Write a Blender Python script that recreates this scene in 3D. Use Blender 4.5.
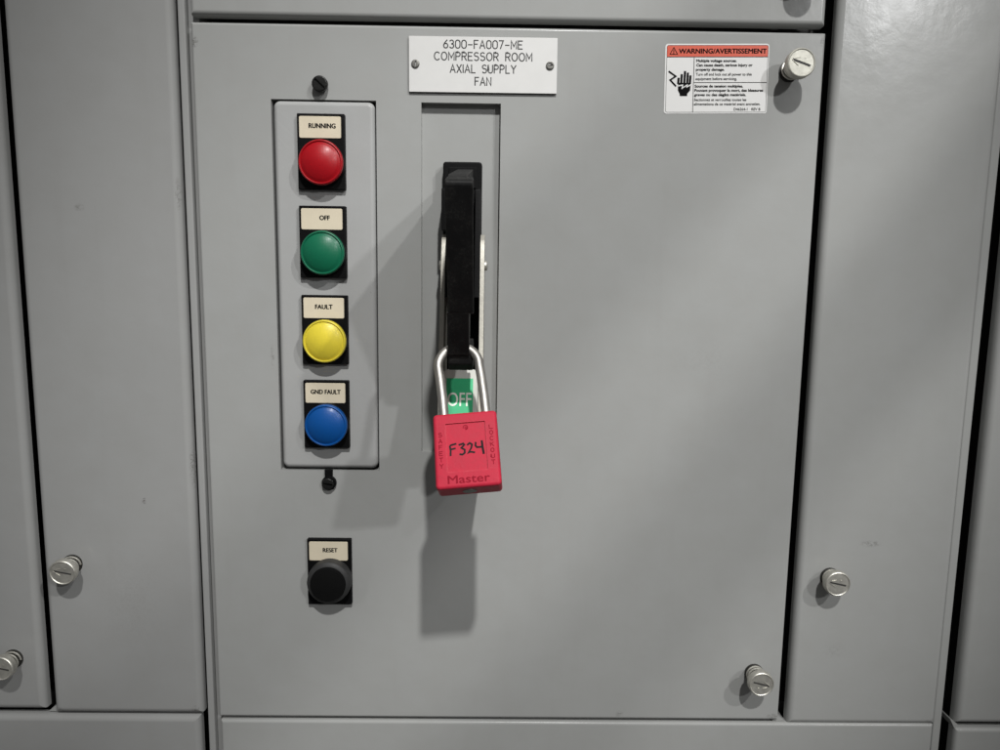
import bpy, bmesh, math, random
from mathutils import Vector, Matrix, Euler
random.seed(7)
R = math.radians
for o in list(bpy.data.objects): bpy.data.objects.remove(o)
S = bpy.context.scene
COL = S.collection
ZO = 1.5                                   # height above the floor of the top edge of the middle door

# ------------------------------------------------------------------ camera
cd = bpy.data.cameras.new('camera'); cam = bpy.data.objects.new('camera', cd); COL.objects.link(cam)
cd.sensor_fit = 'HORIZONTAL'; cd.sensor_width = 36.0; cd.lens = 36.0 * 0.720
cd.clip_start = 0.01; cd.clip_end = 100
PITCH, YAW, ROLL = 0.13354756, 0.01203966, 0.01371102
cp, sp, cy, sy = math.cos(PITCH), math.sin(PITCH), math.cos(YAW), math.sin(YAW)
fw = Vector((sy*cp, cy*cp, -sp)); rt = Vector((cy, -sy, 0)); up = rt.cross(fw)
cr, sr = math.cos(ROLL), math.sin(ROLL)
r2 = rt*cr + up*sr; u2 = -rt*sr + up*cr
M = Matrix((r2, u2, -fw)).transposed().to_4x4()
M.translation = Vector((0.20046, -0.50140, -0.16373 + ZO))
cam.matrix_world = M
S.camera = cam

# ------------------------------------------------------------------ world (dim room light, paler towards the ceiling)
w = bpy.data.worlds.new('World'); S.world = w; w.use_nodes = True
nt = w.node_tree; bg = nt.nodes['Background']
tc = nt.nodes.new('ShaderNodeTexCoord'); sx = nt.nodes.new('ShaderNodeSeparateXYZ'); mr = nt.nodes.new('ShaderNodeMapRange')
cr_ = nt.nodes.new('ShaderNodeValToRGB')
nt.links.new(tc.outputs['Generated'], sx.inputs[0]); nt.links.new(sx.outputs['Z'], mr.inputs['Value'])
mr.inputs['From Min'].default_value = -1; mr.inputs['From Max'].default_value = 1
nt.links.new(mr.outputs[0], cr_.inputs[0]); nt.links.new(cr_.outputs[0], bg.inputs[0])
e = cr_.color_ramp.elements; e[0].position = 0.1; e[0].color = (.22, .215, .205, 1); e[1].position = 0.95; e[1].color = (1.0, 1.0, 1.0, 1)
bg.inputs[1].default_value = 0.20

# ------------------------------------------------------------------ lamps of the room (high-bay lamps up and behind the camera)
def lamp(direction, depth, size, watts, colour, cone, target=(0.2, 0, -0.25)):
    """reflector lamp: soft-edged beam of the given full cone angle"""
    l = bpy.data.lights.new('room_lamp', 'SPOT'); l.shadow_soft_size = size / 2; l.energy = watts; l.color = colour
    l.spot_size = R(cone); l.spot_blend = 1.0
    o = bpy.data.objects.new('room_lamp', l); COL.objects.link(o)
    t = Vector(target) + Vector((0, 0, ZO)); p = t + Vector(direction) * depth
    o.location = p; o.rotation_euler = (t - p).to_track_quat('-Z', 'Y').to_euler()
    return o
lamp((0.14, -1, 1.10), 1.7, 0.080, 216, (1.0, .996, .982), 22, (.21, 0, -.205))
lamp((0.85, -1, 1.02), 2.2, 0.09, 158, (1.0, .996, .982), 24, (.22, 0, -.235))
lamp((0.64, -1, 0.50), 2.2, 0.10, 71, (.99, .995, 1.0), 21, (.22, 0, -.235))
S.view_settings.view_transform = 'Standard'; S.view_settings.look = 'None'
S.view_settings.exposure = 0.08; S.view_settings.gamma = 1
S.render.engine = 'CYCLES'

# ------------------------------------------------------------------ materials
def new_mat(name):
    m = bpy.data.materials.new(name); m.use_nodes = True
    return m, m.node_tree, m.node_tree.nodes['Principled BSDF']
def node(t, kind, **kw):
    n = t.nodes.new(kind)
    for k, v in kw.items():
        if k in n.inputs.keys(): n.inputs[k].default_value = v
        else: setattr(n, k, v)
    return n
def mathn(t, op, a, b=None, clamp=False):
    n = t.nodes.new('ShaderNodeMath'); n.operation = op; n.use_clamp = clamp
    for i, v in enumerate((a, b)):
        if v is None: continue
        if isinstance(v, (int, float)): n.inputs[i].default_value = v
        else: t.links.new(v, n.inputs[i])
    return n.outputs[0]
def coords(t):
    g = node(t, 'ShaderNodeNewGeometry'); return g.outputs['Position']
def noise(t, vec, scale, detail=3, rough=.5, dist=0):
    n = node(t, 'ShaderNodeTexNoise'); n.inputs['Scale'].default_value = scale; n.inputs['Detail'].default_value = detail
    n.inputs['Roughness'].default_value = rough; n.inputs['Distortion'].default_value = dist
    t.links.new(vec, n.inputs['Vector']); return n.outputs['Fac']
def ramp(t, fac, stops):
    n = node(t, 'ShaderNodeValToRGB'); el = n.color_ramp.elements
    while len(el) < len(stops): el.new(.5)
    for q, (p, c) in zip(el, stops): q.position = p; q.color = (*c, 1) if len(c) == 3 else c
    t.links.new(fac, n.inputs[0]); return n.outputs['Color']
def g3(v): return (v, v, v)
def mix(t, fac, a, b, mode='MIX'):
    n = node(t, 'ShaderNodeMix', data_type='RGBA', blend_type=mode)
    for s, v in ((0, fac), (6, a), (7, b)):
        if isinstance(v, (int, float)): n.inputs[s].default_value = v
        elif isinstance(v, tuple): n.inputs[s].default_value = (*v, 1)
        else: t.links.new(v, n.inputs[s])
    return n.outputs[2]
def bump(t, b, h, strength, dist):
    n = node(t, 'ShaderNodeBump'); n.inputs['Strength'].default_value = strength; n.inputs['Distance'].default_value = dist
    t.links.new(h, n.inputs['Height']); t.links.new(n.outputs[0], b.inputs['Normal'])

def paint_mat(name, base, rough=.22, smudge=(), wipe=()):
    m, t, b = new_mat(name); p = coords(t)
    big = noise(t, p, 5, 3, .5, .6)
    fine = noise(t, p, 45, 4, .6)
    col = mix(t, 1.0, base, ramp(t, big, [(.3, (.93, .93, .92)), (.7, (1.04, 1.04, 1.03))]), 'MULTIPLY')
    col = mix(t, .5, col, mix(t, 1.0, base, ramp(t, fine, [(.25, (.95, .94, .92)), (.75, (1.03, 1.03, 1.03))]), 'MULTIPLY'))
    # small chips and specks, only in some cells
    def specks(scale, keep, rmin, rmax, warp):
        nn = node(t, 'ShaderNodeTexNoise'); nn.inputs['Scale'].default_value = 260; t.links.new(p, nn.inputs['Vector'])
        mm = node(t, 'ShaderNodeVectorMath', operation='MULTIPLY_ADD'); t.links.new(nn.outputs['Color'], mm.inputs[0])
        mm.inputs[1].default_value = (warp,)*3; t.links.new(p, mm.inputs[2])
        v = node(t, 'ShaderNodeTexVoronoi'); v.inputs['Scale'].default_value = scale; t.links.new(mm.outputs[0], v.inputs['Vector'])
        sc = node(t, 'ShaderNodeSeparateColor'); t.links.new(v.outputs['Color'], sc.inputs[0])
        k = mathn(t, 'GREATER_THAN', sc.outputs[0], keep)
        rad = mathn(t, 'MULTIPLY', sc.outputs[1], (rmax - rmin)); rad = mathn(t, 'ADD', rad, rmin)
        d = mathn(t, 'SUBTRACT', rad, v.outputs['Distance']); d = mathn(t, 'MULTIPLY', d, 30, True)
        return mathn(t, 'MULTIPLY', d, k)
    s1 = specks(42, .84, .02, .06, .0025); s2 = specks(23, .88, .012, .045, .004)
    s3 = specks(30, .93, .01, .035, .002)
    col = mix(t, mathn(t, 'MULTIPLY', s1, .55), col, (.085, .078, .068))
    col = mix(t, mathn(t, 'MULTIPLY', s2, .75), col, (.055, .05, .043))
    col = mix(t, mathn(t, 'MULTIPLY', s3, .7), col, (.55, .55, .53))
    # faint drip stains and scratches
    mp = node(t, 'ShaderNodeMapping'); mp.inputs['Scale'].default_value = (60, 60, 5); mp.inputs['Rotation'].default_value = (0, R(7), 0)
    t.links.new(p, mp.inputs['Vector'])
    st = noise(t, mp.outputs[0], 1.0, 3, .6)
    col = mix(t, mathn(t, 'MULTIPLY', ramp(t, st, [(.56, g3(0)), (.8, g3(1))]), .06), col, (.16, .15, .13))
    for (x, z, rx, rz, amt) in smudge:
        sub = node(t, 'ShaderNodeVectorMath', operation='SUBTRACT'); t.links.new(p, sub.inputs[0]); sub.inputs[1].default_value = (x, 0, z + ZO)
        dv = node(t, 'ShaderNodeVectorMath', operation='DIVIDE'); t.links.new(sub.outputs[0], dv.inputs[0]); dv.inputs[1].default_value = (rx, 1, rz)
        ln = node(t, 'ShaderNodeVectorMath', operation='LENGTH'); t.links.new(dv.outputs[0], ln.inputs[0])
        f = mathn(t, 'SUBTRACT', 1.0, ln.outputs['Value'], True)
        nz = noise(t, p, 420, 4, .7, 1.2)
        f = mathn(t, 'MULTIPLY', f, ramp(t, nz, [(.44, g3(0)), (.66, g3(1))]))
        f = mathn(t, 'MULTIPLY', f, 1.6 * amt, True)
        col = mix(t, f, col, (.05, .042, .035))
    t.links.new(col, b.inputs['Base Color'])
    rr = noise(t, p, 14, 5, .65, .8)
    ro = mathn(t, 'ADD', mathn(t, 'MULTIPLY', rr, .16), rough - .08)
    for (x, z, rad) in wipe:           # rubbed, glossier places
        sub = node(t, 'ShaderNodeVectorMath', operation='DISTANCE'); t.links.new(p, sub.inputs[0]); sub.inputs[1].default_value = (x, 0, z + ZO)
        f = mathn(t, 'SUBTRACT', 1.0, mathn(t, 'DIVIDE', sub.outputs['Value'], rad), True)
        nz = noise(t, p, 90, 6, .75, 2.0)
        f = mathn(t, 'MULTIPLY', f, ramp(t, nz, [(.4, g3(0)), (.6, g3(1))]))
        ro = mathn(t, 'SUBTRACT', ro, mathn(t, 'MULTIPLY', f, .2))
    t.links.new(ro, b.inputs['Roughness'])
    b.inputs['Specular IOR Level'].default_value = .17
    peel = noise(t, p, 520, 2, .5); wave = noise(t, p, 22, 3, .55); mid = noise(t, p, 120, 3, .6)
    h = mathn(t, 'ADD', mathn(t, 'MULTIPLY', peel, .07), mathn(t, 'MULTIPLY', wave, 1.2))
    h = mathn(t, 'ADD', h, mathn(t, 'MULTIPLY', mid, .18))
    h = mathn(t, 'SUBTRACT', h, mathn(t, 'MULTIPLY', s2, .3))
    bump(t, b, h, .5, .0006)
    return m

def worn_lit_edge(t, b, col, edge_tone, radius, amount):
    """lighter edges, rubbed on the padlock, painted highlights on the lever: found where the rounded normal departs from the face normal"""
    bv = node(t, 'ShaderNodeBevel'); bv.samples = 4; bv.inputs['Radius'].default_value = radius
    g = node(t, 'ShaderNodeNewGeometry'); d = node(t, 'ShaderNodeVectorMath', operation='DOT_PRODUCT')
    t.links.new(bv.outputs[0], d.inputs[0]); t.links.new(g.outputs['True Normal'], d.inputs[1])
    e_ = mathn(t, 'MULTIPLY', mathn(t, 'SUBTRACT', 1.0, d.outputs['Value'], True), 5.0, True)
    e_ = mathn(t, 'MULTIPLY', e_, ramp(t, noise(t, g.outputs['Position'], 300, 4, .7), [(.38, g3(.15)), (.62, g3(1))]))
    return mix(t, mathn(t, 'MULTIPLY', e_, amount), col, edge_tone)

def plain(name, base, rough=.5, metallic=0, spec=.5, coat=0, bscale=0, bstr=.3, bdist=.0003, var=.12, vscale=80):
    m, t, b = new_mat(name); p = coords(t)
    n = noise(t, p, vscale, 4, .6)
    t.links.new(mix(t, 1.0, base, ramp(t, n, [(.3, g3(1 - var)), (.7, g3(1 + var))]), 'MULTIPLY'), b.inputs['Base Color'])
    b.inputs['Roughness'].default_value = rough; b.inputs['Metallic'].default_value = metallic
    b.inputs['Specular IOR Level'].default_value = spec; b.inputs['Coat Weight'].default_value = coat
    b.inputs['Coat Roughness'].default_value = .12
    rn = noise(t, p, vscale * 1.7, 4, .6)
    t.links.new(mathn(t, 'ADD', mathn(t, 'MULTIPLY', rn, rough * .5), rough * .75), b.inputs['Roughness'])
    if bscale: bump(t, b, noise(t, p, bscale, 3, .6), bstr, bdist)
    return m

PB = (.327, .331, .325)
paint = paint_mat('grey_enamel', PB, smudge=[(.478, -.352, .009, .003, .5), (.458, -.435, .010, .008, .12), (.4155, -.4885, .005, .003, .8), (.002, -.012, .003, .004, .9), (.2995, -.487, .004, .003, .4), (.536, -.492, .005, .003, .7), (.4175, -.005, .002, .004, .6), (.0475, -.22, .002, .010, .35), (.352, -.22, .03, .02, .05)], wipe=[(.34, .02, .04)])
paint_left_dim = paint_mat('grey_enamel_left_dim', (.300, .302, .299), smudge=[(-.047, -.325, .002, .003, 1.0), (-.017, -.486, .004, .004, .8), (-.0125, -.30, .002, .02, .5), (-.0135, -.11, .002, .012, .6), (-.118, -.487, .004, .003, .5), (-.06, -.40, .03, .05, .06), (-.08, -.12, .004, .003, .5)])  # base darkened to put the dimmer light of the left doors into the colour
paint_in = paint_mat('grey_enamel_inset', (.355, .358, .356), rough=.28)
inside = plain('dark_enclosure_interior', (.035, .034, .032), .7)
black_pl = plain('black_plastic', (.0035, .0035, .0037), .5, spec=.12, bscale=900, bstr=.25)
def scuffed(name, base, scuff, rough):
    m, t, b = new_mat(name); p = coords(t)
    n1 = noise(t, p, 55, 5, .7, .8); n2 = noise(t, p, 900, 3, .65); 
    mp = node(t, 'ShaderNodeMapping'); mp.inputs['Scale'].default_value = (900, 500, 120); mp.inputs['Rotation'].default_value = (0, R(25), 0)
    t.links.new(p, mp.inputs['Vector']); n3 = noise(t, mp.outputs[0], 1.0, 3, .7)
    f = mathn(t, 'MULTIPLY', ramp(t, n1, [(.42, g3(0)), (.72, g3(1))]), ramp(t, n2, [(.45, g3(.1)), (.7, g3(1))]))
    f = mathn(t, 'ADD', mathn(t, 'MULTIPLY', f, .7), mathn(t, 'MULTIPLY', ramp(t, n3, [(.66, g3(0)), (.74, g3(1))]), .5), True)
    t.links.new(worn_lit_edge(t, b, mix(t, f, base, scuff), (.075, .073, .068), .0009, .9), b.inputs['Base Color'])  # lever's edge highlights painted in as a lighter colour
    t.links.new(mathn(t, 'ADD', mathn(t, 'MULTIPLY', n1, .25), rough - .1), b.inputs['Roughness'])
    b.inputs['Specular IOR Level'].default_value = .2
    bump(t, b, mathn(t, 'ADD', n2, mathn(t, 'MULTIPLY', n1, 2.0)), .3, .0002)
    return m
black_gloss = scuffed('black_moulded_plastic', (.004, .004, .0042), (.045, .044, .040), .60)
rubber = plain('black_rubber', (.004, .004, .004), .7, spec=.1, bscale=1500, bstr=.3)
rubber_rim = plain('worn_black_rubber', (.030, .030, .030), .55, spec=.3, bscale=1500, bstr=.3)
cream = plain('cream_insert', (.62, .55, .42), .45, var=.04)
white_pl = plain('white_laminate', (.60, .595, .58), .45, var=.02)
ink = plain('black_ink', (.006, .006, .006), .8, spec=.05)
engr = plain('engraved_black', (.03, .03, .03), .7)
zinc = plain('zinc_plated_steel', (.60, .585, .53), .46, .8, bscale=500, bstr=.5, bdist=.0003, var=.15, vscale=260)
zinc_pale = plain('pale_cast_zinc', (.52, .51, .45), .5, .4, bscale=500, bstr=.4, bdist=.0003, var=.12, vscale=260)
stem_dark = plain('dark_stem', (.03, .029, .026), .5, .3)  # stem much darker than the spring around it
dark_steel = plain('dark_steel', (.12, .115, .10), .45, .8)
steel = plain('brushed_steel_shackle', (.46, .44, .41), .50, 1.0, bscale=350, bstr=.25, bdist=.0002)
screw_grey = plain('dull_grey_screw', (.20, .195, .18), .45, .8)
alu = plain('galvanised_side_plate', (.46, .44, .385), .5, .3, bscale=400, bstr=.35, var=.10, vscale=180)
off_white = plain('off_white_plate', (.60, .60, .55), .5, var=.06)
green = plain('green_sticker', (.03, .48, .20), .45, var=.08)
off_text = plain('cream_print', (.92, .93, .84), .5)
st_white = plain('white_vinyl', (.68, .675, .66), .4, var=.02)
st_red = plain('red_vinyl', (.60, .080, .035), .4, var=.04)
def nylon(name, base):
    m, t, b = new_mat(name); p = coords(t)
    n1 = noise(t, p, 90, 5, .7, 1.0)
    mp = node(t, 'ShaderNodeMapping'); mp.inputs['Scale'].default_value = (160, 500, 1500); mp.inputs['Rotation'].default_value = (0, R(38), 0)
    t.links.new(p, mp.inputs['Vector']); n3 = noise(t, mp.outputs[0], 1.0, 3, .7)
    col = mix(t, 1.0, base, ramp(t, n1, [(.3, g3(.88)), (.7, g3(1.08))]), 'MULTIPLY')
    col = mix(t, mathn(t, 'MULTIPLY', ramp(t, n3, [(.68, g3(0)), (.76, g3(1))]), .35), col, (.62, .12, .14))
    t.links.new(worn_lit_edge(t, b, col, (.66, .10, .13), .0011, .55), b.inputs['Base Color'])
    t.links.new(mathn(t, 'ADD', mathn(t, 'MULTIPLY', n1, .3), .36), b.inputs['Roughness'])
    b.inputs['Specular IOR Level'].default_value = .15
    bump(t, b, noise(t, p, 700, 3, .6), .25, .0003)
    return m
lock_red = nylon('red_nylon', (.52, .024, .052))
lock_mark = plain('deboss_shade_red', (.28, .008, .022), .7, spec=.1, var=.05)  # flat letters; the darker red paints in the shade of debossing
marker = plain('black_marker', (.006, .003, .004), .6, spec=.2)
blk_screw = plain('black_oxide_screw', (.02, .02, .019), .35, .6, bscale=900, bstr=.4)

def lens_mat(name, base):
    m, t, b = new_mat(name)
    tcn = node(t, 'ShaderNodeTexCoord'); p = tcn.outputs['Object']
    b.inputs['Base Color'].default_value = (*base, 1)
    v = node(t, 'ShaderNodeTexVoronoi'); v.inputs['Scale'].default_value = 1050; v.inputs['Randomness'].default_value = 0
    t.links.new(p, v.inputs['Vector'])
    sc = noise(t, p, 160, 4, .6)
    t.links.new(mathn(t, 'ADD', mathn(t, 'MULTIPLY', sc, .16), .30), b.inputs['Roughness'])
    b.inputs['IOR'].default_value = 1.45
    b.inputs['Transmission Weight'].default_value = .40
    b.inputs['Coat Weight'].default_value = .05; b.inputs['Coat Roughness'].default_value = .2; b.inputs['Specular IOR Level'].default_value = .25
    bump(t, b, v.outputs['Distance'], .22, .0002)
    return m
diffuser = plain('pale_diffuser', (.75, .75, .73), .5, var=.02)
L_red = lens_mat('red_lens', (.50, .006, .014))
L_green = lens_mat('green_lens', (.008, .19, .095))
L_yel = lens_mat('yellow_lens', (.95, .80, .07))
L_blue = lens_mat('blue_lens', (.004, .11, .42))

# ------------------------------------------------------------------ helpers
def link(name, bm, mat, parent=None, wn=True, smooth=True, ang=38):
    me = bpy.data.meshes.new(name)
    bmesh.ops.recalc_face_normals(bm, faces=bm.faces)
    for f in bm.faces: f.smooth = smooth
    for ed in bm.edges:
        if len(ed.link_faces) == 2 and ed.calc_face_angle(0) > R(ang): ed.smooth = False
    bm.to_mesh(me); bm.free()
    me.materials.append(mat)
    o = bpy.data.objects.new(name, me); COL.objects.link(o)
    if parent: o.parent = parent
    if wn:
        md = o.modifiers.new('WeightedNormal', 'WEIGHTED_NORMAL'); md.keep_sharp = True
    return o
def tag(o, label, cat, group=None, kind=None):
    if kind: o['kind'] = kind
    if label: o['label'] = label
    if cat: o['category'] = cat
    if group: o['group'] = group
    return o
def empty(name, loc, rot=(0, 0, 0)):
    o = bpy.data.objects.new(name, None); COL.objects.link(o); o.location = loc; o.rotation_euler = rot
    o.empty_display_size = .01
    return o
def rrect(x0, x1, z0, z1, rc, n=5):
    def f(ins):
        r = max(rc - ins, .00015); a0, a1, b0, b1 = x0 + ins, x1 - ins, z0 + ins, z1 - ins
        pts = []
        for (cx, cz, a) in ((a1 - r, b1 - r, 0), (a0 + r, b1 - r, 90), (a0 + r, b0 + r, 180), (a1 - r, b0 + r, 270)):
            for k in range(n + 1):
                t = R(a + 90 * k / n); pts.append((cx + r * math.cos(t), cz + r * math.sin(t)))
        return pts
    return f
def circ(cx, cz, r, n=40, wob=0):
    def f(ins):
        return [(cx + (r * (1 + wob * math.cos(n * .25 * 2 * math.pi * k / n)) - ins) * math.cos(2 * math.pi * k / n), cz + (r - ins) * math.sin(2 * math.pi * k / n)) for k in range(n)]
    return f
def slab(bm, loop, yf, yb, rb=0, seg=5, holes=(), floor=None):
    """Sheet or block seen from -Y: outline loop(inset), front at y=yf, back at yb, front edge rolled by rb.
    holes: list of (points, depth_y, closed)"""
    rings = []
    rings.append([bm.verts.new((x, yb, z)) for x, z in loop(0)])
    if rb > 0:
        for k in range(seg + 1):
            a = (math.pi / 2) * k / seg
            rings.append([bm.verts.new((x, yf + rb * (1 - math.sin(a)), z)) for x, z in loop(rb * (1 - math.cos(a)))])
    else:
        rings.append([bm.verts.new((x, yf, z)) for x, z in loop(0)])
    n = len(rings[0])
    for a, b in zip(rings, rings[1:]):
        for i in range(n): bm.faces.new((a[i], a[(i+1) % n], b[(i+1) % n], b[i]))
    if not holes:
        bm.faces.new(rings[-1])
    else:
        edges = []
        top = rings[-1]
        for i in range(n): edges.append(bm.edges.get((top[i], top[(i+1) % n])) or bm.edges.new((top[i], top[(i+1) % n])))
        walls = []
        for pts, dy, closed in holes:
            v = [bm.verts.new((x, yf, z)) for x, z in pts]
            for i in range(len(v)): edges.append(bm.edges.new((v[i], v[(i+1) % len(v)])))
            walls.append((v, pts, dy, closed))
        bmesh.ops.triangle_fill(bm, edges=edges, use_beauty=True, use_dissolve=False)
        for v, pts, dy, closed in walls:
            u = [bm.verts.new((x, dy, z)) for x, z in pts]
            for i in range(len(v)): bm.faces.new((v[i], v[(i+1) % len(v)], u[(i+1) % len(v)], u[i]))
            if closed: bm.faces.new(u)
    bm.faces.new(list(reversed(rings[0])))
    return bm
def lathe(bm, prof, cx=0, cz=0, n=40, squash=None):
    """prof: (radius, height outwards from the panel); axis -Y"""
    rings = []
    for r, h in prof:
        if r <= 1e-7: rings.append([bm.verts.new((cx, -h, cz))]); continue
        rings.append([bm.verts.new((cx + r * math.cos(2*math.pi*k/n), -h, cz + r * math.sin(2*math.pi*k/n))) for k in range(n)])
    for a, b in zip(rings, rings[1:]):
        for i in range(n):
            j = (i + 1) % n
            if len(a) == 1 and len(b) == 1: continue
            if len(a) == 1: bm.faces.new((a[0], b[j], b[i]))
            elif len(b) == 1: bm.faces.new((a[i], a[j], b[0]))
            else: bm.faces.new((a[i], a[j], b[j], b[i]))
    return bm
def extr_x(bm, prof, x0, x1, bev=.0006, seg=2):
    """prof: (outward p, z) side profile; extruded along X with softened edges"""
    b2 = bmesh.new()
    a = [b2.verts.new((x0, -p, z)) for p, z in prof]; c = [b2.verts.new((x1, -p, z)) for p, z in prof]
    b2.faces.new(a); b2.faces.new(list(reversed(c)))
    n = len(a)
    for i in range(n): b2.faces.new((a[i], c[i], c[(i+1) % n], a[(i+1) % n]))
    bmesh.ops.recalc_face_normals(b2, faces=b2.faces)
    if bev: bmesh.ops.bevel(b2, geom=[e_ for e_ in b2.edges if e_.calc_face_angle(0) > R(25)], offset=bev, segments=seg, affect='EDGES', profile=.5, clamp_overlap=True)
    me = bpy.data.meshes.new('t'); b2.to_mesh(me); b2.free(); bm.from_mesh(me); bpy.data.meshes.remove(me)
    return bm
def rbox(bm, x0, x1, y0, y1, z0, z1, bev=.0004, seg=2):
    return extr_x(bm, [(-y0, z0), (-y1, z0), (-y1, z1), (-y0, z1)], x0, x1, bev, seg)
def smooth_poly(pts, it=2):
    for _ in range(it):
        q = []
        for i in range(len(pts)):
            a, b = Vector(pts[i]), Vector(pts[(i+1) % len(pts)])
            q += [tuple(a*.8 + b*.2), tuple(a*.2 + b*.8)]
        pts = q
    return pts
def tube(bm, pts, rad, n=14, caps=True):
    pts = [Vector(p) for p in pts]; rings = []
    nrm = Vector((0, 1, 0)) if abs((pts[-1] - pts[0]).normalized().y) < .9 else Vector((1, 0, 0))
    for i, p in enumerate(pts):
        t = (pts[min(i+1, len(pts)-1)] - pts[max(i-1, 0)]).normalized()
        nn = (nrm - t * nrm.dot(t)).normalized(); bb = t.cross(nn)
        r = rad[i] if isinstance(rad, (list, tuple)) else rad
        rings.append([bm.verts.new(p + (nn*math.cos(2*math.pi*k/n) + bb*math.sin(2*math.pi*k/n)) * r) for k in range(n)])
    for a, b in zip(rings, rings[1:]):
        for i in range(n): bm.faces.new((a[i], a[(i+1) % n], b[(i+1) % n], b[i]))
    if caps: bm.faces.new(rings[0]); bm.faces.new(list(reversed(rings[-1])))
    return bm

# --- writing: stroke lettering (engraved, handwritten) and printed lettering
def arc(cx, cy, rx, ry, a0, a1, n=10):
    return [(cx + rx*math.cos(R(a0 + (a1-a0)*k/n)), cy + ry*math.sin(R(a0 + (a1-a0)*k/n))) for k in range(n+1)]
O_ = arc(.3, .70, .3, .3, 0, 180) + arc(.3, .30, .3, .3, 180, 360); O_.append(O_[0])
OW = arc(.36, .5, .36, .5, 90, 450, 22)
G = {
 'O': (.72, [OW]), '0': (.6, [O_]), '-': (.6, [[(.05, .45), (.55, .45)]]), ' ': (.5, []),
 'A': (.68, [[(0, 0), (.34, 1), (.68, 0)], [(.12, .34), (.56, .34)]]),
 'C': (.68, [arc(.37, .5, .37, .5, 45, 315, 18)]),
 'D': (.62, [[(0, 0), (0, 1), (.25, 1)] + arc(.25, .5, .37, .5, 90, -90, 12) + [(0, 0)]]),
 'E': (.55, [[(.55, 1), (0, 1), (0, 0), (.55, 0)], [(0, .53), (.45, .53)]]),
 'F': (.52, [[(.52, 1), (0, 1), (0, 0)], [(0, .53), (.42, .53)]]),
 'G': (.7, [arc(.37, .5, .37, .5, 45, 335, 18) + [(.71, .45), (.42, .45)]]),
 'I': (.02, [[(.01, 0), (.01, 1)]]),
 'L': (.5, [[(0, 1), (0, 0), (.5, 0)]]),
 'M': (.72, [[(0, 0), (0, 1), (.36, .3), (.72, 1), (.72, 0)]]),
 'N': (.6, [[(0, 0), (0, 1), (.6, 0), (.6, 1)]]),
 'P': (.56, [[(0, 0), (0, 1), (.3, 1)] + arc(.3, .74, .26, .26, 90, -90, 8) + [(0, .48)]]),
 'R': (.58, [[(0, 0), (0, 1), (.3, 1)] + arc(.3, .75, .26, .25, 90, -90, 8) + [(0, .5)], [(.28, .5), (.58, 0)]]),
 'S': (.58, [arc(.29, .76, .27, .24, 35, 270, 10) + arc(.29, .27, .29, .27, 85, -145, 10)]),
 'T': (.6, [[(0, 1), (.6, 1)], [(.3, 1), (.3, 0)]]),
 'U': (.6, [[(0, 1), (0, .3)] + arc(.3, .3, .3, .3, 180, 360) + [(.6, 1)]]),
 'X': (.6, [[(0, 0), (.6, 1)], [(0, 1), (.6, 0)]]),
 'Y': (.64, [[(0, 1), (.32, .5), (.64, 1)], [(.32, .5), (.32, 0)]]),
 '3': (.56, [arc(.27, .75, .25, .25, 150, -80, 10) + arc(.28, .27, .28, .27, 85, -150, 10)]),
 '6': (.56, [[(.46, 1), (.2, .72), (.04, .45)] + arc(.28, .29, .28, .29, 150, -210, 18)]),
 '7': (.55, [[(0, 1), (.55, 1), (.18, 0)]]),
 'K': (.6, [[(0, 0), (0, 1)], [(.56, 1), (0, .42)], [(.2, .6), (.6, 0)]]),
}
def ribbon(bm, pts, half, y, depth=.0002):
    """flat stroke with mitred joints lying at depth y"""
    pts = [Vector(p) for p in pts]; L, Rr = [], []
    for i, p in enumerate(pts):
        d1 = (p - pts[i-1]).normalized() if i else None
        d2 = (pts[i+1] - p).normalized() if i < len(pts)-1 else None
        d = ((d1 or d2) + (d2 or d1)); d = d.normalized() if d.length > 1e-6 else (d1 or d2)
        nn = Vector((-d.y, d.x)); k = 1.0
        if d1 and d2:
            c = max(.45, nn.dot(Vector((-d2.y, d2.x)))); k = 1 / c
        q = p.copy()
        if i == 0 and (pts[0] - pts[-1]).length > 1e-6: q = q - d * half * .6
        if i == len(pts)-1 and (pts[0] - pts[-1]).length > 1e-6: q = q + d * half * .6
        L.append(bm.verts.new((q.x + nn.x*half*k, y, q.y + nn.y*half*k))); Rr.append(bm.verts.new((q.x - nn.x*half*k, y, q.y - nn.y*half*k)))
    for i in range(len(pts)-1): bm.faces.new((L[i], L[i+1], Rr[i+1], Rr[i]))
def strokes(bm, s, x0, x1, zc, h, half, y, gap=.22, slope=0):
    tot = sum(G[c][0] for c in s) + gap * (len(s)-1)
    k = (x1 - x0) / tot; x = x0
    for c in s:
        wd, ps = G[c]
        for i, pl in enumerate(ps):
            ribbon(bm, [(x + a*k, zc - h/2 + b*h + slope*(x + a*k - x0)) for a, b in pl], half, y - .000008*i)
        x += (wd + gap) * k
    return bm
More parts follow.
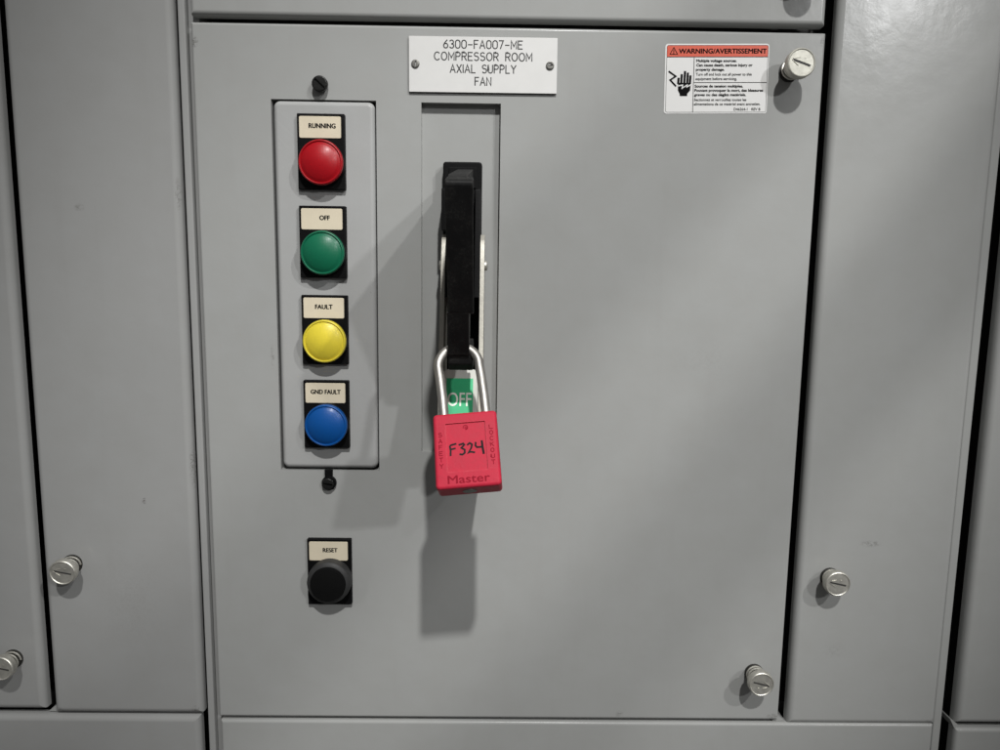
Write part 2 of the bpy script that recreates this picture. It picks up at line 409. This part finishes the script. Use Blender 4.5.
def printed(bm, s, x0, x1, zc, h, y, bold=0):
    """printed text fitted between x0 and x1, cap height h, centred on zc; bold = stroke thickening in metres"""
    c = bpy.data.curves.new('txt', 'FONT'); c.body = s; c.resolution_u = 4
    o = bpy.data.objects.new('txt', c); COL.objects.link(o)
    bpy.context.view_layer.update()
    dg = bpy.context.evaluated_depsgraph_get(); me = bpy.data.meshes.new_from_object(o.evaluated_get(dg))
    xs = [v.co.x for v in me.vertices]; a, b = min(xs), max(xs)
    for v in me.vertices:
        v.co = Vector((x0 + (v.co.x - a) / (b - a) * (x1 - x0), y, zc + (v.co.y / .70 - .5) * h))
    if bold:
        base = [v.co.copy() for v in me.vertices]
        for k, (dx, dz) in enumerate(((-1, 0), (1, 0), (0, .6), (0, -.6))):
            for v, q in zip(me.vertices, base): v.co = q + Vector((dx * bold, -.000004 * (k + 1), dz * bold))
            bm.from_mesh(me)
        for v, q in zip(me.vertices, base): v.co = q
    bm.from_mesh(me); bpy.data.meshes.remove(me); bpy.data.objects.remove(o); bpy.data.curves.remove(c)
    return bm

# ------------------------------------------------------------------ the cabinet frame behind the doors (setting)
fr = empty('cabinet_frame', (0, 0, ZO)); fr['kind'] = 'structure'
bm = bmesh.new(); rbox(bm, -.9, 1.3, .045, .05, -.95, .55, 0); link('back_panel', bm, inside, fr)
def post(x0, x1, step):
    bm = bmesh.new()
    slab(bm, rrect(x0, x1, -.95, .55, .0006), .0035, .044, .0012, 3)
    if step: slab(bm, rrect(x1 + .0001, x1 + .0075, -.95, .55, .0004), .0085, .044, .0005, 2)
    return bm
link('post', post(-.0098, -.0048, True), paint_left_dim, fr)
link('post', post(.5400, .5466, False), paint, fr)
bm = bmesh.new()
for (xa, xb, za, zb) in ((.0, .4199, .0006, .0050),):
    slab(bm, rrect(xa, xb, za - .004, zb + .004, .0002), .022, .044, 0)
slab(bm, rrect(-.9, -.018, -.495, -.484, .0002), .020, .044, 0)
slab(bm, rrect(.0, .5385, -.4975, -.488, .0002), .020, .044, 0)
link('rail', bm, inside, fr)
bm = bmesh.new()      # small corner gussets showing where three doors meet
def tri(pts, y0=.0012, y1=.03):
    a = [bm.verts.new((x, y0, z)) for x, z in pts]; b = [bm.verts.new((x, y1, z)) for x, z in pts]
    bm.faces.new(a); bm.faces.new(list(reversed(b)))
    for i in range(len(a)): bm.faces.new((a[i], b[i], b[(i+1) % len(a)], a[(i+1) % len(a)]))
tri([(.4165, -.4936), (.4175, -.4916), (.4205, -.4893), (.4262, -.4936)], .0030)
tri([(-.1290, -.4905), (-.1225, -.4850), (-.1210, -.4885), (-.1200, -.4905)], .0045)
tri([(.5515, -.4905), (.5520, -.4900), (.5580, -.4950), (.5560, -.4975), (.5551, -.4975)])
link('gusset', bm, paint, fr)

# unseen conduits added above the cabinet row to lay soft bands of shade on the doors
cdt = empty('added_shade_conduit', (0, 0, ZO)); cdt['kind'] = 'structure'
for x, z, r in ((1.030, .566, .034), (.933, .650, .037)):
    bm = bmesh.new(); tube(bm, [(x, .3, z), (x, -.05, z), (x, -.8, z), (x, -1.9, z)], r, 20)
    link('shade_pipe', bm, zinc, cdt)

# ------------------------------------------------------------------ doors
def door(x0, x1, z0, z1, rb, mat, label, rc=.0008, holes=(), yf=0, group=None, back=.0078):
    bm = bmesh.new()
    slab(bm, rrect(x0, x1, z0, z1, rc), yf, back, rb, 5, holes)
    o = link('cabinet_door', bm, mat); o.location.z = ZO
    return tag(o, label, 'door', group)
rect = lambda x0, x1, z0, z1: [(x0, z0), (x1, z0), (x1, z1), (x0, z1)]
OPEN = (.0513, .1213, -.3012, -.0474)
REC = (.1514, .2046, -.2871, -.0480)
mid_door = door(.0, .4199, -.4912, .0006, .0020, paint, 'wide grey middle cabinet door carrying the lights, the handle and the white nameplate',
     back=.020, holes=[(rect(*OPEN), .012, False), (rect(*REC), .0062, False)])
bm = bmesh.new(); slab(bm, rrect(REC[0] - .004, REC[1] + .004, REC[2] - .004, REC[3] + .004, .0002), .0060, .0075, 0)
link('recess_plate', bm, paint, mid_door)
bm = bmesh.new(); slab(bm, rrect(OPEN[0] - .004, OPEN[1] + .004, OPEN[2] - .004, OPEN[3] + .004, .0002), .0125, .0135, 0)
link('opening_back', bm, inside, mid_door)
door(.0, .4190, .0050, .50, .0032, paint, 'grey door above the middle door, only its bottom edge in view')
door(.0009, .5383, -.90, -.4940, .0022, paint, 'long grey door strip below the middle and right doors')
door(-.1222, -.0119, -.4895, .50, .0048, paint_left_dim, 'tall narrow grey door left of the middle door, with one thumb screw low down')
door(-.60, -.1286, -.4870, .50, .0048, paint_left_dim, 'grey door cut by the left edge of the photo')
door(-.60, -.0145, -.90, -.4915, .0045, paint_left_dim, 'grey door strip at the bottom left under the two left doors')
door(.4270, .5397, -.4945, .50, .0045, paint, 'tall narrow grey door right of the middle door, smudged near its thumb screw')
door(.5552, .95, -.4935, .50, .0045, paint, 'grey door cut by the right edge of the photo')
door(.5551, .95, -.90, -.4972, .0030, paint, 'grey door corner at the bottom right of the photo')

# ------------------------------------------------------------------ inset panel for the indicator lights
bm = bmesh.new(); slab(bm, rrect(.0528, .1203, -.2995, -.0483, .0045, 7), -.0012, .010, .0034, 6)
o = link('inset_panel', bm, paint_in); o.location.z = ZO
tag(o, 'long light grey inset panel holding four coloured indicator lights', 'panel')

# ------------------------------------------------------------------ indicator lights and push button
def unit_plate(h):
    bm = bmesh.new(); slab(bm, rrect(-.0158, .0158, -h, 0, .0007, 3), -.0036, 0, .0005, 2,
        holes=[(list(reversed(rect(-.0146, .0137, -.0162, -.0014))), -.0030, True)])
    return bm
def make_unit(name, x, top, y, height, text, tx0, tx1, lens, label, cat, group, dz=-.0314):
    t = empty(name, (x, y, top + ZO)); tag(t, label, cat, group)
    link('legend_plate', unit_plate(height), black_pl, t)
    bm = bmesh.new(); slab(bm, rrect(-.0143, .0134, -.0158, -.0018, .0010, 4), -.0038, -.0028, .0002, 2)
    lb = link('legend_insert', bm, cream, t)
    bm = bmesh.new(); printed(bm, text, tx0 - x, tx1 - x, -.0079, .0030, -.00388, bold=.00020)
    link('lettering', bm, ink, lb, wn=False)
    cx, cz = .0008, dz
    if lens:
        bm = bmesh.new(); lathe(bm, [(.0151, .0030), (.0151, .0062), (.0147, .0066), (.0140, .0066)], cx, cz, 48); link('bezel', bm, black_pl, t)
        prof = [(.0146, .0060), (.0147, .0090), (.0146, .0097), (.0143, .0102), (.0138, .0105), (.0134, .0104), (.0132, .0098), (.0129, .0098)]
        for k in range(1, 13):
            a = k / 12; prof.append((.0127 * (1 - a), .0102 + .0034 * (1 - (1 - a) ** 2)))
        inner = [(r_ * .90, h_ - .0014) for r_, h_ in reversed(prof)]
        bm = bmesh.new(); lathe(bm, prof + inner + [prof[0]], cx, cz, 56); link('lens', bm, lens, t, ang=60)
        bm = bmesh.new(); lathe(bm, [(.0128, .0034), (.0128, .0050), (.0080, .0058), (.0042, .0060), (.0040, .0078), (.0025, .0088), (0, .0090)], cx, cz, 40); link('diffuser', bm, diffuser, t)
    else:
        bm = bmesh.new(); lathe(bm, [(.0157, .0030), (.0157, .0085), (.0153, .0110), (.0140, .0122), (.0127, .0126), (.0122, .0120)], cx, cz, 48)
        link('bezel', bm, rubber_rim, t)
        bm = bmesh.new(); lathe(bm, [(.0126, .0100), (.0125, .0135), (.0120, .0142), (.0080, .0147), (0, .0149)], cx, cz, 48)
        link('button_cap', bm, rubber, t)
    return t
GL = 'indicator lights in a column on the inset panel'
PY = -.0012
make_unit('indicator_light', .0852, -.0572, PY, .0492, 'RUNNING', .0774, .0950, L_red, 'red round indicator light under a tag reading RUNNING', 'indicator light', GL, -.0322)
make_unit('indicator_light', .0852, -.1170, PY, .0482, 'OFF', .0834, .0901, L_green, 'green round indicator light under a tag reading OFF', 'indicator light', GL)
make_unit('indicator_light', .0854, -.1768, PY, .0478, 'FAULT', .0792, .0910, L_yel, 'yellow round indicator light under a tag reading FAULT', 'indicator light', GL, -.0312)
make_unit('indicator_light', .0854, -.2358, PY, .0480, 'GND FAULT', .0750, .0955, L_blue, 'blue round indicator light under a tag reading GND FAULT', 'indicator light', GL, -.0307)
make_unit('push_button', .0852, -.3512, 0, .0492, 'RESET', .0809, .0912, None, 'round black push button under a tag reading RESET', 'push button', None, -.0298)

# ------------------------------------------------------------------ small screws
def slot_pts(cx, cz, L, wd, ang):
    c, s = math.cos(R(ang)), math.sin(R(ang))
    return [(cx + a*c - b*s, cz + a*s + b*c) for a, b in ((-L, -wd), (-L, wd), (L, wd), (L, -wd))]
def screw_bm(r, h0, h1, slot_w, ang, cyl=True, round_=.0008):
    bm = bmesh.new()
    slab(bm, circ(0, 0, r, 28), -h1, -h0, round_, 3, holes=[(slot_pts(0, 0, r * .80, slot_w, ang), -(h1 - .0012), True)])
    return bm
t = empty('panel_screw', (.0850, 0, -.0383 + ZO)); tag(t, 'black slotted screw above the inset panel', 'screw', 'black screws holding the inset panel')
bm = bmesh.new(); lathe(bm, [(.0040, 0), (.0040, .0030)], 0, 0, 24); link('shank', bm, blk_screw, t)
bm = screw_bm(.0052, .0026, .0056, .0007, -42); hd = link('head', bm, blk_screw, t)
bm = bmesh.new(); slab(bm, lambda i: [(a + (i if a < 0 else -i), b) for a, b in slot_pts(0, 0, .0034, .00025, -42)][::-1], -.0057, -.0050, 0)
bm.free()
t = empty('panel_screw', (.0853, 0, -.3101 + ZO)); tag(t, 'black slotted screw with a black clip below the inset panel', 'screw', 'black screws holding the inset panel')
bm = bmesh.new(); slab(bm, rrect(-.0027, .0029, .0015, .0098, .0005), -.0022, 0, .0005, 2); link('clip', bm, black_pl, t)
bm = bmesh.new(); slab(bm, circ(.0003, 0, .0052, 28), -.0026, 0, .0006, 2); link('washer', bm, black_pl, t)
bm = screw_bm(.0041, .0024, .0046, .0005, -8); link('head', bm, blk_screw, t)

# ------------------------------------------------------------------ nameplate
t = empty('nameplate', (.1925, 0, -.0240 + ZO), (0, R(-.15), 0)); tag(t, 'white engraved nameplate reading COMPRESSOR ROOM AXIAL SUPPLY FAN', 'nameplate')
bm = bmesh.new(); slab(bm, rrect(-.0490, .0490, -.0176, .0176, .0003), -.0019, -.0013, .00015, 2); link('face', bm, white_pl, t)
bm = bmesh.new(); slab(bm, rrect(-.0490, .0490, -.0176, .0176, .0003), -.0013, 0, 0); link('backing', bm, ink, t)
bm = bmesh.new()
for s, a, b, z in (('6300-FA007-ME', .1664, .2183, -.0112), ('COMPRESSOR ROOM', .1603, .2247, -.0188), ('AXIAL SUPPLY', .1708, .2142, -.0266), ('FAN', .1872, .1978, -.0345)):
    strokes(bm, s, a - .1925, b - .1925, z + .0240, .0050, .00037, -.00196, gap=.24)
link('lettering', bm, engr, t, wn=False)
for x, a in ((-.0447, 80), (.0443, 5)):
    bm = screw_bm(.0027, .0018, .0030, .00035, a, round_=.0007)
    s_ = link('screw_head', bm, screw_grey, t); s_.location = (x, 0, 0)

# ------------------------------------------------------------------ warning sticker
SX, SZ, SW, SH = .3482, -.0299, .0692, .0446
t = empty('warning_sticker', (SX, 0, SZ + ZO), (0, R(-1.0), 0)); tag(t, 'red and white bilingual electrical warning sticker at the top right of the middle door', 'sticker')
bm = bmesh.new(); slab(bm, rrect(-SW/2, SW/2, -SH/2, SH/2, .0018), -.00025, 0, 0); link('backing', bm, st_white, t)
def U(px): return -SW/2 + (px - 42) / 903 * SW          # positions on the sticker, measured along its width and height
def V(py): return SH/2 - (py - 66) / 609 * SH
bm = bmesh.new(); slab(bm, rrect(U(57), U(935), V(180), V(80), .0008), -.00032, -.0002, 0); hdr = link('header', bm, st_red, t)
bm = bmesh.new()
def bar(x0, x1, z0, z1, y=-.00036):
    v = [bm.verts.new(q) for q in ((x0, y, z0), (x1, y, z0), (x1, y, z1), (x0, y, z1))]; bm.faces.new(v)
lw_ = .00012
o_ = rrect(U(55), U(937), V(664), V(78), .0012)(0); i_ = rrect(U(55), U(937), V(664), V(78), .0012)(.00022)
ov = [bm.verts.new((x, -.00036, z)) for x, z in o_]; iv = [bm.verts.new((x, -.00036, z)) for x, z in i_]
for k in range(len(ov)): bm.faces.new((ov[k], ov[(k+1) % len(ov)], iv[(k+1) % len(ov)], iv[k]))
bar(U(57), U(935), V(182), V(177), -.00037); bar(U(292), U(297), V(662), V(182)); bar(U(297), U(935), V(405), V(400), -.00037)
link('rule_lines', bm, ink, t, wn=False)
bm = bmesh.new(); Y = -.00040
printed(bm, 'WARNING/AVERTISSEMENT', U(160), U(922), V(129), .0030, Y, bold=.00017)
for s, a, b, z, bo in (('Multiple voltage sources.', 315, 665, 212, 1), ('Can cause death, serious injury or', 315, 803, 250, 1), ('property damage.', 313, 560, 288, 1),
        ('Turn off and lock out all power to this', 313, 800, 330, 0), ('equipment before servicing.', 312, 672, 369, 0),
        ('Sources de tension multiples.', 307, 728, 433, 1), ('Pouvant provoquer la mort, des blessures', 306, 905, 470, 1), ('graves ou des d\u00e9g\u00e2ts mat\u00e9riels.', 305, 757, 508, 1),
        ('Sectionnez et verrouillez toutes les', 305, 762, 552, 0), ('alimentations de ce mat\u00e9riel avant entretien.', 304, 885, 590, 0), ('D46264-1   REV B', 655, 888, 636, 0)):
    printed(bm, s, U(a), U(b), V(z), .0017, Y, bold=.00011 if bo else .00004)
link('lettering', bm, ink, t, wn=False)
bm = bmesh.new()
def rib(pts, hw, y=-.00040): ribbon(bm, [(U(a), V(b)) for a, b in pts], hw, y)
rib([(82, 157), (115, 98), (148, 157), (82, 157)], .00022); rib([(115, 118), (115, 140)], .00028); rib([(115, 146), (115, 151)], .00028)
link('alert_triangle', bm, ink, hdr, wn=False)
bm = bmesh.new()
rib([(78, 306), (138, 348), (90, 380), (140, 432)], .00055); 
poly = lambda pts, y=-.00040: bm.faces.new([bm.verts.new((U(a), y, V(b))) for a, b in pts])
poly([(160, 405), (270, 405), (268, 470), (243, 500), (243, 520), (178, 520), (176, 500), (160, 470)])
for (a, b, c, d) in ((161, 408, 163, 366), (187, 408, 190, 335), (214, 408, 218, 308), (240, 408, 243, 322), (263, 408, 266, 346)):
    rib([(a, b), (c, d)], .00075, -.00041)
link('pictogram', bm, ink, t, wn=False)
bm = bmesh.new(); rib([(160, 432), (200, 424), (196, 452), (240, 424), (238, 440), (275, 420)], .00035, -.00045)
link('spark', bm, st_white, t, wn=False)

# ------------------------------------------------------------------ thumb screws on the doors
def make_knob(x, z, head_h, r, ang, mat, label, arrow, y=0, lean=(0, 0), slot=.00065):
    """spring-loaded slotted thumb screw; head_h = how far its face stands out"""
    t = empty('thumb_screw', (x, y, z + ZO), (lean[0], 0, lean[1])); tag(t, label, 'thumb screw', 'spring loaded thumb screws on the doors')
    bm = bmesh.new(); lathe(bm, [(.0070, 0), (.0070, .0010), (.0058, .0014), (.0044, .0014), (.0044, head_h - .003)], 0, 0, 32); link('stem', bm, stem_dark, t)
    bm = bmesh.new(); n = 0; hh = .0018; pts = []
    turns = max(2, int((head_h - .0060) / .0032))
    for k in range(turns * 20 + 1):
        a = 2 * math.pi * k / 20; q = hh + (head_h - .0062 - hh) * k / (turns * 20)
        pts.append((.0062 * math.cos(a), -q, .0062 * math.sin(a)))
    nr = .00072; rings = []
    for k, pnt in enumerate(pts):
        a = 2 * math.pi * k / 20; rad = Vector((math.cos(a), 0, math.sin(a))); ax = Vector((0, -1, 0))
        rings.append([bm.verts.new(Vector(pnt) + (rad * math.cos(2*math.pi*j/7) + ax * math.sin(2*math.pi*j/7)) * nr) for j in range(7)])
    for a_, b_ in zip(rings, rings[1:]):
        for j in range(7): bm.faces.new((a_[j], a_[(j+1) % 7], b_[(j+1) % 7], b_[j]))
    link('spring', bm, zinc, t)
    h0, h1 = head_h - .0052, head_h
    bm = bmesh.new(); sl = slot_pts(0, 0, r * .66, slot, ang)
    lathe(bm, [(r * .60, h0 - .0006), (r * .90, h0 - .0005), (r * .97, h0), (r, h0 + .0008), (r * .985, h0 + .0022), (r, h0 + .0030), (r, h1 - .0009), (r * .97, h1 - .0003), (r * .91, h1), (r * .87, h1 - .0002), (r * .84, h1 - .0006)], 0, 0, 48)
    slab(bm, circ(0, 0, r * .845, 48), -(h1 - .0005), -(h1 - .0030), 0, 2, holes=[(sl, -(h1 - .0016), True)])
    hd = link('head', bm, mat, t, ang=50)
    bm = bmesh.new(); slab(bm, lambda i_: slot_pts(0, 0, r * .65, slot * .96, ang)[::-1], -(h1 - .00062), -(h1 - .0015), 0); link('slot', bm, inside, hd, wn=False)
    bm = bmesh.new(); c, s = math.cos(R(ang + arrow)), math.sin(R(ang + arrow))
    def loc(a, b): return (a*r*c - b*r*s, a*r*s + b*r*c)
    yy = -(h1 - .00052)
    for seg in ([(.68, .02), (.14, .26)], [(.50, -.14), (.2, -.30)], [(-.1, -.34), (-.2, -.36)]):
        q0, q1 = [Vector(loc(*v)) for v in seg]
        d = (q1 - q0).normalized(); nn = Vector((-d.y, d.x)) * .00024
        vs = [bm.verts.new((v.x, yy, v.y)) for v in (q0 - nn, q1 - nn, q1 + nn, q0 + nn)]
        vt = [bm.verts.new((v.x, yy - .00040, v.y)) for v in (q0 - nn*.5, q1 - nn*.5, q1 + nn*.5, q0 + nn*.5)]
        bm.faces.new(vt)
        for i in range(4): bm.faces.new((vs[i], vs[(i+1) % 4], vt[(i+1) % 4], vt[i]))
    link('arrow_mark', bm, mat, hd)
    return t
make_knob(.3967, -.0243, .0185, .0094, -18, zinc_pale, 'pale thumb screw beside the warning sticker at the top right of the middle door', 180, lean=(R(-2), R(2)), slot=.00080)
make_knob(.3990, -.4530, .0165, .0092, -14, zinc, 'thumb screw at the bottom right corner of the middle door', 0)
make_knob(.4503, -.3775, .0135, .0092, -12, zinc, 'thumb screw on the narrow door right of the middle door', 180)
make_knob(-.1007, -.3725, .0150, .0092, -13, zinc, 'thumb screw on the narrow door left of the middle door', 180, lean=(R(4), R(3)))
make_knob(-.1487, -.4460, .0150, .0090, -12, zinc, 'thumb screw cut by the left edge of the photo', 180)
make_knob(.3995, .0355, .0175, .0092, -12, zinc, 'thumb screw on the upper door just above the photo, its shadow in view', 0)

# ------------------------------------------------------------------ disconnect handle
t = empty('disconnect_handle', (.1808, .006, -.20 + ZO)); tag(t, 'black disconnect handle in the long recess, pulled down to OFF and locked', 'handle')
XO, YO, ZB = .1808, .006, -.20
def H(name, bm, mat, parent=None, **kw):
    for v in bm.verts: v.co -= Vector((XO, YO, ZB))
    return link(name, bm, mat, parent or t, **kw)
bm = bmesh.new()
slab(bm, rrect(.1663, .1925, -.245, -.0866, .0020, 5), -.0035, .0055, .0010, 3)
extr_x(bm, [(.002, -.1052), (.0190, -.1058), (.0200, -.1068), (.0215, -.1330), (.002, -.1330)], .1664, .1712, .0004)
extr_x(bm, [(.002, -.1325), (.0190, -.1330), (.0260, -.150), (.0320, -.1765), (.002, -.1765)], .1697, .1712, .0002)
extr_x(bm, [(.002, -.1052), (.0190, -.1058), (.0200, -.1068), (.0260, -.150), (.0300, -.1765), (.002, -.1765)], .1885, .1922, .0004)
rbox(bm, .1705, .1890, -.0045, -.0030, -.104, -.0905, .0003)
H('housing', bm, black_pl)
side = smooth_poly([(-.004, -.1370), (.0120, -.1345), (.0215, -.1400), (.0265, -.1560), (.0370, -.2010), (.0480, -.2350), (.0600, -.2700), (.0630, -.2830), (.0560, -.2900), (-.004, -.2900)], 1)
bm = bmesh.new(); extr_x(bm, side, .1666, .1695, .0003); H('side_plate', bm, alu)
bm = bmesh.new(); extr_x(bm, side, .1921, .1950, .0003); H('side_plate', bm, alu)
for xa, xb, nm in ((.1950, .1972, 1), (.1644, .1666, -1)):
    bm = bmesh.new(); lathe(bm, [(.0034, 0), (.0034, .0012), (.0028, .0019), (0, .0022)] , 0, 0, 20)
    for v in bm.verts:
        x, y, z = v.co; v.co = Vector(((.1950 - y) if nm > 0 else (.1666 + y), -.0120 + x, -.1555 + z))
    H('pivot_bolt', bm, zinc)
# lever: flat black grip running out from the housing, then down its outer face to the padlock eye
lever = [(.004, -.0915), (.104, -.1085), (.1155, -.1118), (.1205, -.1165), (.1203, -.1225), (.100, -.1600), (.0815, -.1960), (.0770, -.2090), (.0735, -.2160), (.0675, -.2195), (.0600, -.2180), (.0540, -.2080), (.0400, -.1760), (.0200, -.1620), (.004, -.1600)]
bm = bmesh.new()
web = [(.004, -.0915), (.104, -.1085), (.1135, -.1115), (.1150, -.1225), (.095, -.1600), (.0760, -.1960), (.0700, -.2050), (.0650, -.2150), (.0600, -.2150), (.0540, -.2080), (.0400, -.1760), (.0200, -.1620), (.004, -.1600)]
extr_x(bm, web, .1762, .1868, .0006, 2)
flange = [(.1090, -.1108), (.1185, -.1130), (.1204, -.1142), (.1207, -.1160), (.0884, -.1838), (.0830, -.1845), (.0940, -.1620), (.1130, -.1235), (.1135, -.1180)]
extr_x(bm, flange, .1751, .1899, .0009, 3)
extr_x(bm, [(.0885, -.1830), (.0770, -.2080), (.0745, -.2105), (.0690, -.2105), (.0780, -.1830)], .1745, .1872, .0006, 3)
extr_x(bm, [(.0740, -.2090), (.0735, -.2150), (.0690, -.2192), (.0600, -.2180), (.0560, -.2080), (.0640, -.2000)], .1745, .1893, .0008, 3)
H('lever', bm, black_gloss)
# OFF plate between the side plates
ang = math.atan2(.0630 - .0400, .2830 - .2235)
bm = bmesh.new()
slab(bm, rrect(-.0112, .0112, -.062, 0, .0035, 5), -.0012, .0012, .0003, 2)
RX = Matrix.Rotation(-ang, 4, 'X'); T = Matrix.Translation(Vector((.1808, -.0400, -.2225)))
for v in bm.verts: v.co = (T @ RX @ v.co)
pl = H('off_plate', bm, off_white)
bm = bmesh.new(); slab(bm, rrect(-.0090, .0080, -.042, -.0062, .0002), -.0015, -.0010, 0)
for v in bm.verts: v.co = (T @ RX @ v.co)
H('green_sticker', bm, green, None).parent = pl
bm = bmesh.new(); printed(bm, 'OFF', -.0080, .0070, -.0198, .0088, -.00158, bold=.0001)
for v in bm.verts: v.co = (T @ RX @ v.co)
H('lettering', bm, off_text, None, wn=False).parent = pl

# ------------------------------------------------------------------ padlock
TH = R(30); LROLL = R(5.4)
RM = Matrix.Rotation(-LROLL, 4, 'Y') @ Matrix.Rotation(-TH, 4, 'X')
fc = Vector((.1872, -.1115, -.2576 + ZO)); ctr = fc + (RM @ Vector((0, .0088, 0)))
t = empty('padlock', ctr); t.rotation_euler = RM.to_euler(); tag(t, 'red safety padlock marked F324 hanging from the black handle', 'padlock')
LW, LH, LT = .0180, .0216, .0088
bm = bmesh.new()
slab(bm, rrect(-LW, LW, -LH, LH, .0022, 5), -LT, 0, .0018, 5, holes=[(list(reversed(rrect(-.0112, .0112, -.0125, .0155, .0006, 3)(0))), -LT + .0009, True)])
b2 = bmesh.new(); slab(b2, rrect(-LW, LW, -LH, LH, .0022, 5), -LT, 0, .0018, 5)
for v in b2.verts: v.co.y = -v.co.y
me = bpy.data.meshes.new('t'); b2.to_mesh(me); b2.free(); bm.from_mesh(me); bpy.data.meshes.remove(me)
bmesh.ops.remove_doubles(bm, verts=bm.verts, dist=1e-6)
bd = link('body', bm, lock_red, t)
# underside: keyway
bm = bmesh.new(); lathe(bm, [(.0040, 0), (.0040, .0006), (0, .0006)], 0, 0, 28)
for v in bm.verts: x, y, z = v.co; v.co = Vector((x, z, -LH + y * .6 + .0001))
link('keyway', bm, dark_steel, bd)
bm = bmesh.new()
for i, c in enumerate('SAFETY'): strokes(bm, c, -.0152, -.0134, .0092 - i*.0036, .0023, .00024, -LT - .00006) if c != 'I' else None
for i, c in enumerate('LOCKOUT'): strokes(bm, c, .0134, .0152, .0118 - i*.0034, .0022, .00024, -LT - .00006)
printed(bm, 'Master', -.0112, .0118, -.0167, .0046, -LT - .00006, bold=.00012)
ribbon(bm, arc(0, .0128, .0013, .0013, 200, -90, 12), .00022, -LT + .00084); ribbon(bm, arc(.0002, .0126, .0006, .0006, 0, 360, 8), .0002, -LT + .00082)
link('deboss_shade_lettering', bm, lock_mark, bd, wn=False)
# hand-written number
bm = bmesh.new(); yk = -LT + .00082
def hw(pts, k=.00052):
    ribbon(bm, [(a, b) for a, b in pts], k, yk - .00001 * random.random())
sc = .0225 / 250.0                                  # strokes measured on the lock face
def q(pts): return [((a - 340) * .0363 / 470 + .0002, (365 - b) * .0363 / 470 + .0008) for a, b in pts]
hw(q([(262, 328), (225, 336), (218, 345), (222, 375), (220, 412)])); hw(q([(222, 368), (255, 362)]))
hw(q([(285, 338), (315, 330), (322, 340), (300, 362), (324, 378), (322, 400), (305, 412), (288, 408)]))
hw(q([(345, 342), (362, 330), (378, 342), (370, 370), (348, 402), (362, 396), (392, 402)]))
hw(q([(405, 330), (402, 352), (412, 366), (452, 366)])); hw(q([(450, 322), (452, 366), (458, 415)]), .00062)
link('handwriting', bm, marker, bd, wn=False)
# shackle
SL, HS, SR = .0475, .0121, .0028
pts = [(-HS, 0, LH - .004), (-HS, 0, LH + SL - HS - SR)]
pts = [(-HS, 0, LH - .004), (-HS - .0006, 0, LH + .012), (-HS - .0014, 0, LH + .024)]
zc = LH + SL - HS - SR
for k in range(0, 25):
    a = math.pi - math.pi * k / 24; pts.append((HS * math.cos(a) - .0022, 0, zc + HS * math.sin(a)))
pts += [(HS - .0014, 0, LH + .024), (HS - .0006, 0, LH + .012), (HS, 0, LH - .004)]
bm = bmesh.new(); tube(bm, pts, SR, 20); link('shackle', bm, steel, t)
